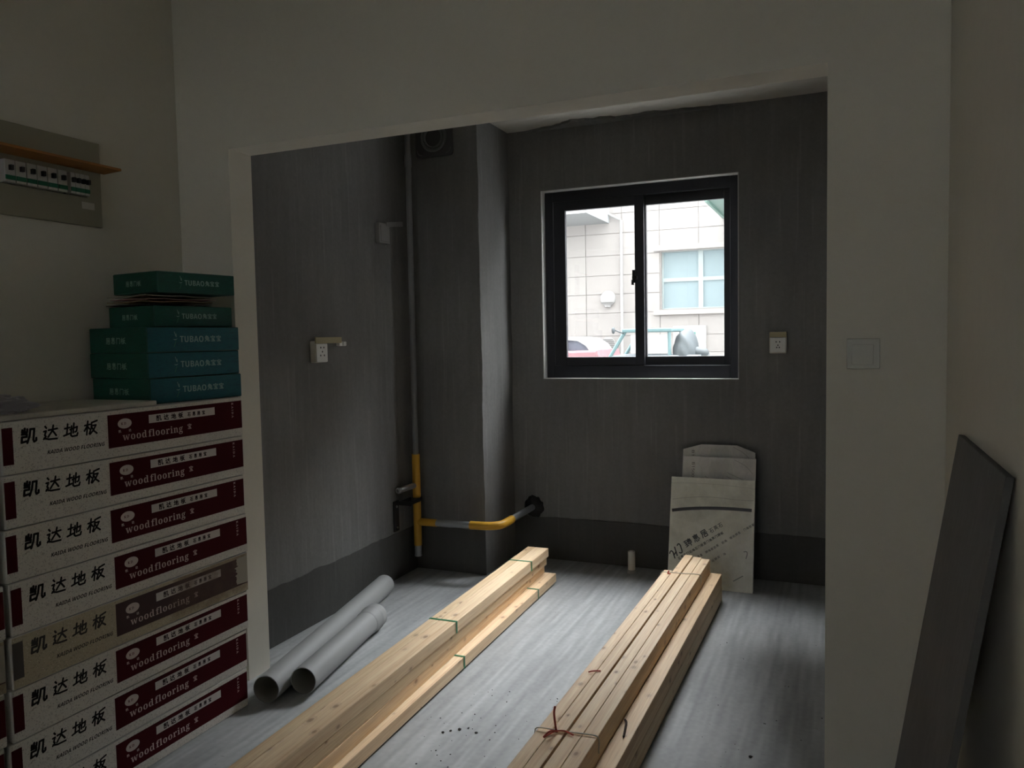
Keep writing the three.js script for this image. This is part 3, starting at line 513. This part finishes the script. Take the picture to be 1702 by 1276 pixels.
// ---------------------------------------------------------------- stone samples leaning under the window
{
  const tn = 0.25, ang = Math.atan(tn);
  const slabTex = canvasTex(900, 1180, (c, W, H) => { // 0.45 x 0.59 m
    c.fillStyle = '#e2e2d6'; c.fillRect(0, 0, W, H);
    for (let i = 0; i < 700; i++) { c.fillStyle = rnd() < 0.5 ? 'rgba(205,205,192,0.06)' : 'rgba(150,150,140,0.06)'; c.beginPath(); c.arc(rnd() * W, rnd() * H, rr(20, 110), 0, 7); c.fill(); }
    c.strokeStyle = 'rgba(120,118,108,0.5)'; c.lineWidth = 5; c.beginPath(); c.moveTo(20, 250); c.quadraticCurveTo(300, 190, 560, 205); c.quadraticCurveTo(760, 222, 890, 212); c.stroke();
    c.lineWidth = 3; c.beginPath(); c.moveTo(0, 70); c.quadraticCurveTo(500, 40, 900, 90); c.stroke();
    c.strokeStyle = '#11110f'; c.lineWidth = 34; c.beginPath(); c.moveTo(18, 372); c.quadraticCurveTo(380, 300, 872, 318); c.stroke();
    c.save(); c.translate(60, 860); c.rotate(-0.60);
    c.strokeStyle = '#191917'; c.lineCap = 'round'; c.lineWidth = 13;
    c.beginPath(); c.moveTo(-30, -40); c.quadraticCurveTo(5, -75, 8, -30); c.lineTo(-8, 30); c.moveTo(8, -5); c.lineTo(42, -22); c.moveTo(52, -70); c.lineTo(30, 20); c.moveTo(88, -72); c.quadraticCurveTo(120, -96, 116, -50); c.lineTo(104, -2); c.quadraticCurveTo(92, 34, 68, 6); c.stroke();
    c.strokeStyle = '#1c1c1a'; line(c, ['zhen', 'hui', 'ju'], 165, -78, 84, 102, 10);
    line(c, ['shi', 'ying', 'shi'], 470, -50, 52, 56, 5);
    c.strokeStyle = '#4a4a45'; line(c, ['shi', 'ying', 'shi', 'men', 'da', 'di', 'shi', 'men', 'ban', 'ju', 'men', 'di', 'ying', 'men', 'zhen', 'ban'], 20, 40, 32, 36, 5);
    c.strokeStyle = '#6f6f68'; line(c, ['ban', 'da', 'zhen', 'ying', 'hui', null, 'zhen', 'di', 'ban', 'da', 'ying', null, 'da', 'di', null, 'ban', 'da', 'zhen', 'hui', null, 'men', 'di', 'da', 'ban', 'zhen'], 110, 130, 28, 34, 5);
    c.strokeStyle = '#7d7d75'; line(c, ['di', 'ban', 'hui', null, 'da', 'zhen', 'ying', null, 'di'], 180, 240, 28, 36, 5);
    c.restore();
    c.strokeStyle = 'rgba(80,80,74,0.8)'; c.lineWidth = 9; c.beginPath(); c.moveTo(800, 760); c.quadraticCurveTo(846, 740, 836, 790); c.lineTo(826, 830); c.moveTo(700, 1075); c.lineTo(800, 1010); c.stroke();
  });
  const veins = canvasTex(800, 1000, (c, W, H) => {
    c.fillStyle = '#dcd8d2'; c.fillRect(0, 0, W, H);
    for (let i = 0; i < 420; i++) { c.fillStyle = rnd() < 0.5 ? 'rgba(205,200,195,0.06)' : 'rgba(140,136,128,0.06)'; c.beginPath(); c.arc(rnd() * W, rnd() * H, rr(20, 110), 0, 7); c.fill(); }
    c.strokeStyle = 'rgba(90,86,82,0.55)';
    for (let i = 0; i < 16; i++) { c.lineWidth = rr(1.5, 5); const x = rr(200, 800), y = rr(0, 800); c.beginPath(); c.moveTo(x, y); c.bezierCurveTo(x + rr(40, 120), y + rr(10, 50), x + rr(120, 200), y + rr(40, 80), x + rr(200, 360), y + rr(60, 140)); c.stroke(); }
    c.save(); c.translate(96, 40); c.rotate(Math.PI / 2); c.fillStyle = '#5a5650'; c.font = '44px sans-serif'; c.fillText('B1500', 0, 0); c.restore();
  });
  function slab(w, hgt, th, cx, zfoot, shape, map, label) {
    const o = thing('stone_slab', label, 'slab', [cx, 0.002, zfoot]); o.rotation.x = -ang;
    const e = extr(shape ?? rect(-w / 2, w / 2, 0, hgt), th - 0.002, [], 0.001).translate(0, 0, -th + 0.001);
    const uv = e.attributes.uv, p = e.attributes.position; for (let i = 0; i < p.count; i++) uv.setXY(i, (p.getX(i) + w / 2) / w, p.getY(i) / hgt);
    mesh('plate', e, std({ map, roughness: 0.35 }), o);
  }
  slab(0.45, 0.592, 0.012, -0.66, -4.205, null, slabTex, 'front stone sample slab with black stripe and slanted writing');
  slab(0.392, 0.705, 0.012, -0.632, -4.236, null, veins, 'veined grey stone slab with square top, middle of three leaning');
  slab(0.392, 0.772, 0.012, -0.640, -4.258, [[-0.196, 0], [0.196, 0], [0.196, 0.735], [0.10, 0.772], [-0.095, 0.772], [-0.196, 0.742]], veins, 'tallest stone slab with clipped corners leaning on window wall');
}

// ---------------------------------------------------------------- grey board leaning on the right wall
{
  const Hh = 1.125, tp = 0.246, ft = 0.074, a = Math.atan2(tp - ft, Hh), L = Math.hypot(Hh, tp - ft);
  const g = uvM(rbx(0.014, L, 0.566, 0.002), 1.1).translate(-0.007, L / 2, 0);
  const m = single('grey_board', g, M.stone, [ft, 0.003, (-2.042 - 1.476) / 2], 'dark grey stone-look board leaning against the right wall', 'board');
  m.rotation.z = -a; m.position.x += 0.013;
}

// ---------------------------------------------------------------- crumbs on the floor
{
  const L = []; const chip = (x, z, s) => L.push(new THREE.IcosahedronGeometry(s, 0).scale(rr(0.7, 1.5), 0.5, rr(0.7, 1.5)).rotateY(rnd() * 6).translate(x, s * 0.35, z));
  for (const [x, z, s] of [[-1.28, -2.33, 0.006], [-1.26, -2.35, 0.005], [-1.235, -2.37, 0.006], [-1.21, -2.39, 0.004], [-1.17, -2.37, 0.005], [-0.22, -2.12, 0.008], [-0.23, -2.13, 0.006], [-0.12, -2.4, 0.006], [-0.27, -2.55, 0.005]]) chip(x, z, s);
  for (let i = 0; i < 60; i++) chip(rr(-1.38, -0.9), rr(-2.75, -1.85), rr(0.0012, 0.003));
  for (let i = 0; i < 40; i++) chip(rr(-0.5, 0.0), rr(-3.6, -1.9), rr(0.0012, 0.003));
  const m = single('floor_crumbs', merge(L), M.dirt, [0, 0, 0], 'dark crumbs of dirt scattered on the screed floor', 'crumbs'); m.userData.kind = 'stuff';
}

// ---------------------------------------------------------------- outside: yard, opposite building, vehicles
const GY = -0.15;
struct('wall_upper_storeys', span(-14, 14, 2.95, 21, -4.67, 4.7), std({ color: lin(0.5, 0.49, 0.47), roughness: 0.9 }), 'upper storeys of this apartment block above the rooms');
struct('wall_outer_left', span(-14, -2.68, GY, 2.95, -4.67, 4.7), std({ color: lin(0.5, 0.49, 0.47), roughness: 0.9 }), 'outer wall of the neighbouring flat');
struct('wall_outer_right', span(0.46, 14, GY, 2.95, -4.67, 4.7), std({ color: lin(0.5, 0.49, 0.47), roughness: 0.9 }), 'outer wall of the next flat');
struct('ground', uvM(span(-40, 40, GY - 0.2, GY, -60, 40), 3), std({ color: lin(0.25, 0.25, 0.245), roughness: 0.95 }), 'pale paved yard outside the window', 'ground');
{
  const ZB2 = -12.5, o = thing('opposite_building', 'pale tiled building across the yard seen through the window', 'building', [0, 0, 0]);
  const fc = [[0.29, 0.277, 0.267], [0.282, 0.269, 0.259], [0.298, 0.286, 0.275], [0.286, 0.273, 0.264]].map((c) => std({ color: lin(...c), roughness: 0.7 }));
  mesh('wall_core', uvM(merge([extr(rect(-16, 14, GY, 5.4), 0.3, [rect(-2.69, -1.46, 1.79, 2.72)]).translate(0, 0, ZB2 - 0.312)]), 2), std({ color: lin(0.23, 0.218, 0.21), roughness: 0.9 }), o);
  mesh('right_wing', span(2.8, 14, 5.4, 8.6, ZB2 - 5, ZB2 - 0.012), std({ color: lin(0.29, 0.277, 0.266), roughness: 0.9 }), o);
  mesh('tower', span(-16, -3.9, 5.4, 15.5, ZB2 - 5, ZB2 - 0.012), std({ color: lin(0.29, 0.277, 0.266), roughness: 0.9 }), o);
  mesh('interior', span(-16, 14, GY, 5.4, ZB2 - 5, ZB2 - 0.6), std({ color: lin(0.3, 0.3, 0.3), roughness: 0.9 }), o);
  const xs = []; for (let i = -6; i <= 7; i++) xs.push(-2.715 + i * 0.617);
  const ys = [-0.11, 0.20, 0.51, 0.82, 1.10, 1.378, 1.756, 2.063, 2.371, 2.696, 3.05, 3.37, 3.69, 4.01, 4.33];
  const gt = {};
  for (let i = 0; i + 1 < xs.length; i++) for (let j = 0; j + 1 < ys.length; j++) {
    let [x0, x1, y0, y1] = [xs[i], xs[i + 1], ys[j], ys[j + 1]];
    if (x0 > -2.75 && x0 < -1.5 && y0 >= 1.7 && y1 <= 2.75) continue;
    const k = `${(y1 - y0).toFixed(3)}`; gt[k] ??= bx(0.617 - 0.009, y1 - y0 - 0.009, 0.014);
    mesh('tile', gt[k], fc[Math.floor(rnd() * 4)], o, [(x0 + x1) / 2, (y0 + y1) / 2, ZB2 - 0.006]);
  }
  const wf = std({ color: lin(0.29, 0.34, 0.345), roughness: 0.6 }), wg = phys({ color: lin(0.215, 0.275, 0.295), roughness: 0.5, specularIntensity: 0.4 }), wc = std({ color: lin(0.31, 0.297, 0.283), roughness: 0.6 });
  const win = new THREE.Group(); win.name = 'window'; o.add(win);
  mesh('lintel', span(-2.80, -1.35, 2.72, 2.80, ZB2 - 0.01, ZB2 + 0.05), wc, win); mesh('sill', span(-2.81, -1.35, 1.70, 1.775, ZB2 - 0.01, ZB2 + 0.06), wc, win);
  for (const [a, b] of [[-2.70, -2.665], [-2.115, -2.04], [-1.5, -1.46]]) mesh('mullion', span(a, b, 1.775, 2.72, ZB2 - 0.10, ZB2 - 0.06), wf, win);
  for (const [a, b] of [[1.775, 1.81], [2.225, 2.285], [2.69, 2.72]]) mesh('transom', span(-2.665, -1.5, a, b, ZB2 - 0.099, ZB2 - 0.061), wf, win);
  for (const [a, b] of [[-2.665, -2.115], [-2.04, -1.5]]) for (const [c, d] of [[1.81, 2.225], [2.285, 2.69]]) mesh('pane', span(a, b, c, d, ZB2 - 0.088, ZB2 - 0.082), wg, win);
  const vw = std({ color: lin(0.33, 0.33, 0.327), roughness: 0.7 }), vd = std({ color: lin(0.13, 0.13, 0.13), roughness: 0.7 });
  const v1 = mesh('vent_hood', new THREE.SphereGeometry(0.13, 28, 14, 0, Math.PI * 2, 0, Math.PI / 2).rotateX(Math.PI / 2).scale(1, 1, 0.55).translate(-3.572, 1.995, ZB2 + 0.002), vw, o);
  mesh('slot', bx(0.20, 0.012, 0.02, -3.572, 1.925, ZB2 + 0.065), vd, v1); mesh('lower_lip', cyl(0.06, 0.05, 0.03, 20).translate(-3.572, 1.868, ZB2 + 0.03), vw, v1);
  const v2 = mesh('vent_cover', cyl(0.125, 0.125, 0.03, 28).rotateX(Math.PI / 2).translate(-3.575, 1.238, ZB2 + 0.014), vw, o);
  for (let i = 0; i < 6; i++) { const y = 1.155 + i * 0.033, hw = Math.sqrt(0.118 ** 2 - (y - 1.238) ** 2); mesh('louvre', bx(2 * hw, 0.010, 0.02, -3.575, y, ZB2 + 0.034), i % 2 ? vd : vd, v2); }
  mesh('ledge', merge([span(-6.5, -3.54, 3.22, 3.30, ZB2, ZB2 + 1.24), span(-6.5, -3.54, 3.30, 3.62, ZB2 + 1.14, ZB2 + 1.24), span(-3.62, -3.54, 3.30, 3.62, ZB2, ZB2 + 1.14)]), std({ color: lin(0.27, 0.285, 0.29), roughness: 0.7 }), o);
  mesh('downpipe', merge([bar([-3.33, GY, ZB2 + 0.05], [-3.33, 3.25, ZB2 + 0.05], 0.022), bar([-3.33, 3.25, ZB2 + 0.05], [-3.54, 3.36, ZB2 + 0.05], 0.022)]), vw, o);
  mesh('green_canopy', merge([span(-1.735, 1.6, 3.2, 3.24, ZB2, ZB2 + 1.7), span(-1.735, -1.70, 3.16, 3.26, ZB2, ZB2 + 1.7)]), std({ color: lin(0.17, 0.28, 0.245), roughness: 0.4 }), o);
  const sg = thing('notice_board', 'white square notice board with green emblem on tiled facade', 'sign', [-2.245, 1.335, ZB2 + 0.002]);
  mesh('panel', rbx(0.52, 0.37, 0.02, 0.006, 2), std({ color: lin(0.34, 0.34, 0.33), roughness: 0.7 }), sg, [0, 0, 0.011]);
  mesh('emblem', extr([[0.02, 0.02], [0.05, 0.075], [0.10, 0.08], [0.09, 0.02], [0.06, -0.02], [0.055, 0.02]], 0.002).translate(0, 0, 0.0215), std({ color: lin(0.03, 0.19, 0.16), roughness: 0.5 }), sg);
}
{ // covered electric tricycle
  const o = thing('electric_tricycle', 'covered electric tricycle with teal roof frame parked in yard', 'tricycle', [0, GY, -9.5]);
  const teal = std({ color: lin(0.10, 0.17, 0.178), roughness: 0.6 }), body = std({ color: lin(0.16, 0.18, 0.195), roughness: 0.6 }), ww = std({ color: lin(0.40, 0.40, 0.40), roughness: 0.7 }), dk = std({ color: lin(0.045, 0.055, 0.06), roughness: 0.7 });
  const y = (v) => v - GY;
  mesh('body', extr([[-2.95, 0.25], [-1.6, 0.25], [-1.55, y(1.12)], [-2.55, y(1.12)], [-2.8, y(0.95)], [-2.98, 0.6]], 0.75, [], 0.02).translate(0, 0, -0.38), body, o);
  for (const s of [-0.36, 0.36]) { mesh('front_pillar', bar([-2.60, y(1.12), s], [-2.405, y(1.43), s], 0.022, 10), teal, o); mesh('rear_pillar', bar([-1.875, y(1.1), s], [-1.88, y(1.43), s], 0.02, 10), teal, o); }
  mesh('roof', rbx(0.60, 0.045, 0.8, 0.015, 2), teal, o, [-2.14, y(1.435), 0]);
  mesh('side_curtain', rbx(0.46, 0.22, 0.012, 0.004), ww, o, [-2.11, y(1.275), 0.36]);
  mesh('mirror', merge([bar([-2.42, y(1.40), 0.38], [-2.50, y(1.44), 0.46], 0.008, 8), new THREE.SphereGeometry(0.04, 12, 8).scale(0.5, 1, 1).translate(-2.52, y(1.44), 0.48)]), dk, o);
  { const g = new THREE.SphereGeometry(0.5, 32, 24), p = g.attributes.position; for (let i = 0; i < p.count; i++) { const k = 1 + 0.07 * Math.sin(14 * p.getY(i) + 9 * p.getX(i)) * Math.cos(11 * p.getZ(i)); p.setXYZ(i, p.getX(i) * 0.30 * k, p.getY(i) * 0.64 * k, p.getZ(i) * 0.6 * k); } g.computeVertexNormals(); mesh('padded_seat', g, dk, o, [-1.73, y(1.12), 0.1]); }
  { const g = new THREE.SphereGeometry(0.09, 20, 14).scale(1.4, 0.8, 1.2); mesh('bundle', g, dk, o, [-1.58, y(1.16), 0.15]); }
  for (const [x, z] of [[-2.8, 0], [-1.8, 0.4], [-1.8, -0.4]]) mesh('wheel', new THREE.TorusGeometry(0.18, 0.05, 10, 28).translate(x, 0.231, z), dk, o);
}
{ // small pink car
  const o = thing('microcar', 'small pink and white electric car with rounded rear window outside', 'car', [0, GY, -10.7]); o.scale.x = 1.126;
  const pink = std({ color: lin(0.26, 0.135, 0.15), roughness: 0.6 }), ww = std({ color: lin(0.29, 0.29, 0.287), roughness: 0.6 }), gl = std({ color: lin(0.10, 0.11, 0.145), roughness: 0.5 }), dk = std({ color: lin(0.1, 0.1, 0.1), roughness: 0.7 });
  const y = (v) => v - GY;
  mesh('body', extr([[-4.6, 0.22], [-2.70, 0.22], [-2.66, 0.9], [-2.74, y(1.16)], [-4.5, y(1.12)], [-4.66, 0.8]], 1.06, [], 0.03).translate(0, 0, -0.53), pink, o);
  mesh('roof', extr([[-4.25, y(1.14)], [-4.0, y(1.38)], [-3.10, y(1.375)], [-2.96, y(1.345)], [-2.85, y(1.27)], [-2.775, y(1.15)], [-2.81, y(1.15)], [-2.88, y(1.25)], [-2.98, y(1.315)], [-3.11, y(1.33)], [-3.11, y(1.15)], [-3.16, y(1.15)], [-3.16, y(1.335)], [-3.98, y(1.34)], [-4.2, y(1.14)]], 1.0).translate(0, 0, -0.5), ww, o);
  mesh('rear_window', extr([[-3.11, y(1.15)], [-2.81, y(1.15)], [-2.88, y(1.25)], [-2.98, y(1.315)], [-3.11, y(1.33)]], 0.94).translate(0, 0, -0.47), gl, o);
  mesh('side_window', extr([[-4.2, y(1.14)], [-3.16, y(1.15)], [-3.16, y(1.27)], [-4.05, y(1.27)]], 0.94).translate(0, 0, -0.47), gl, o);
  for (const x of [-4.15, -3.05]) for (const z of [-0.5, 0.5]) mesh('wheel', new THREE.TorusGeometry(0.19, 0.06, 10, 28).translate(x, 0.251, z), dk, o);
}
renderer.render(scene, camera);
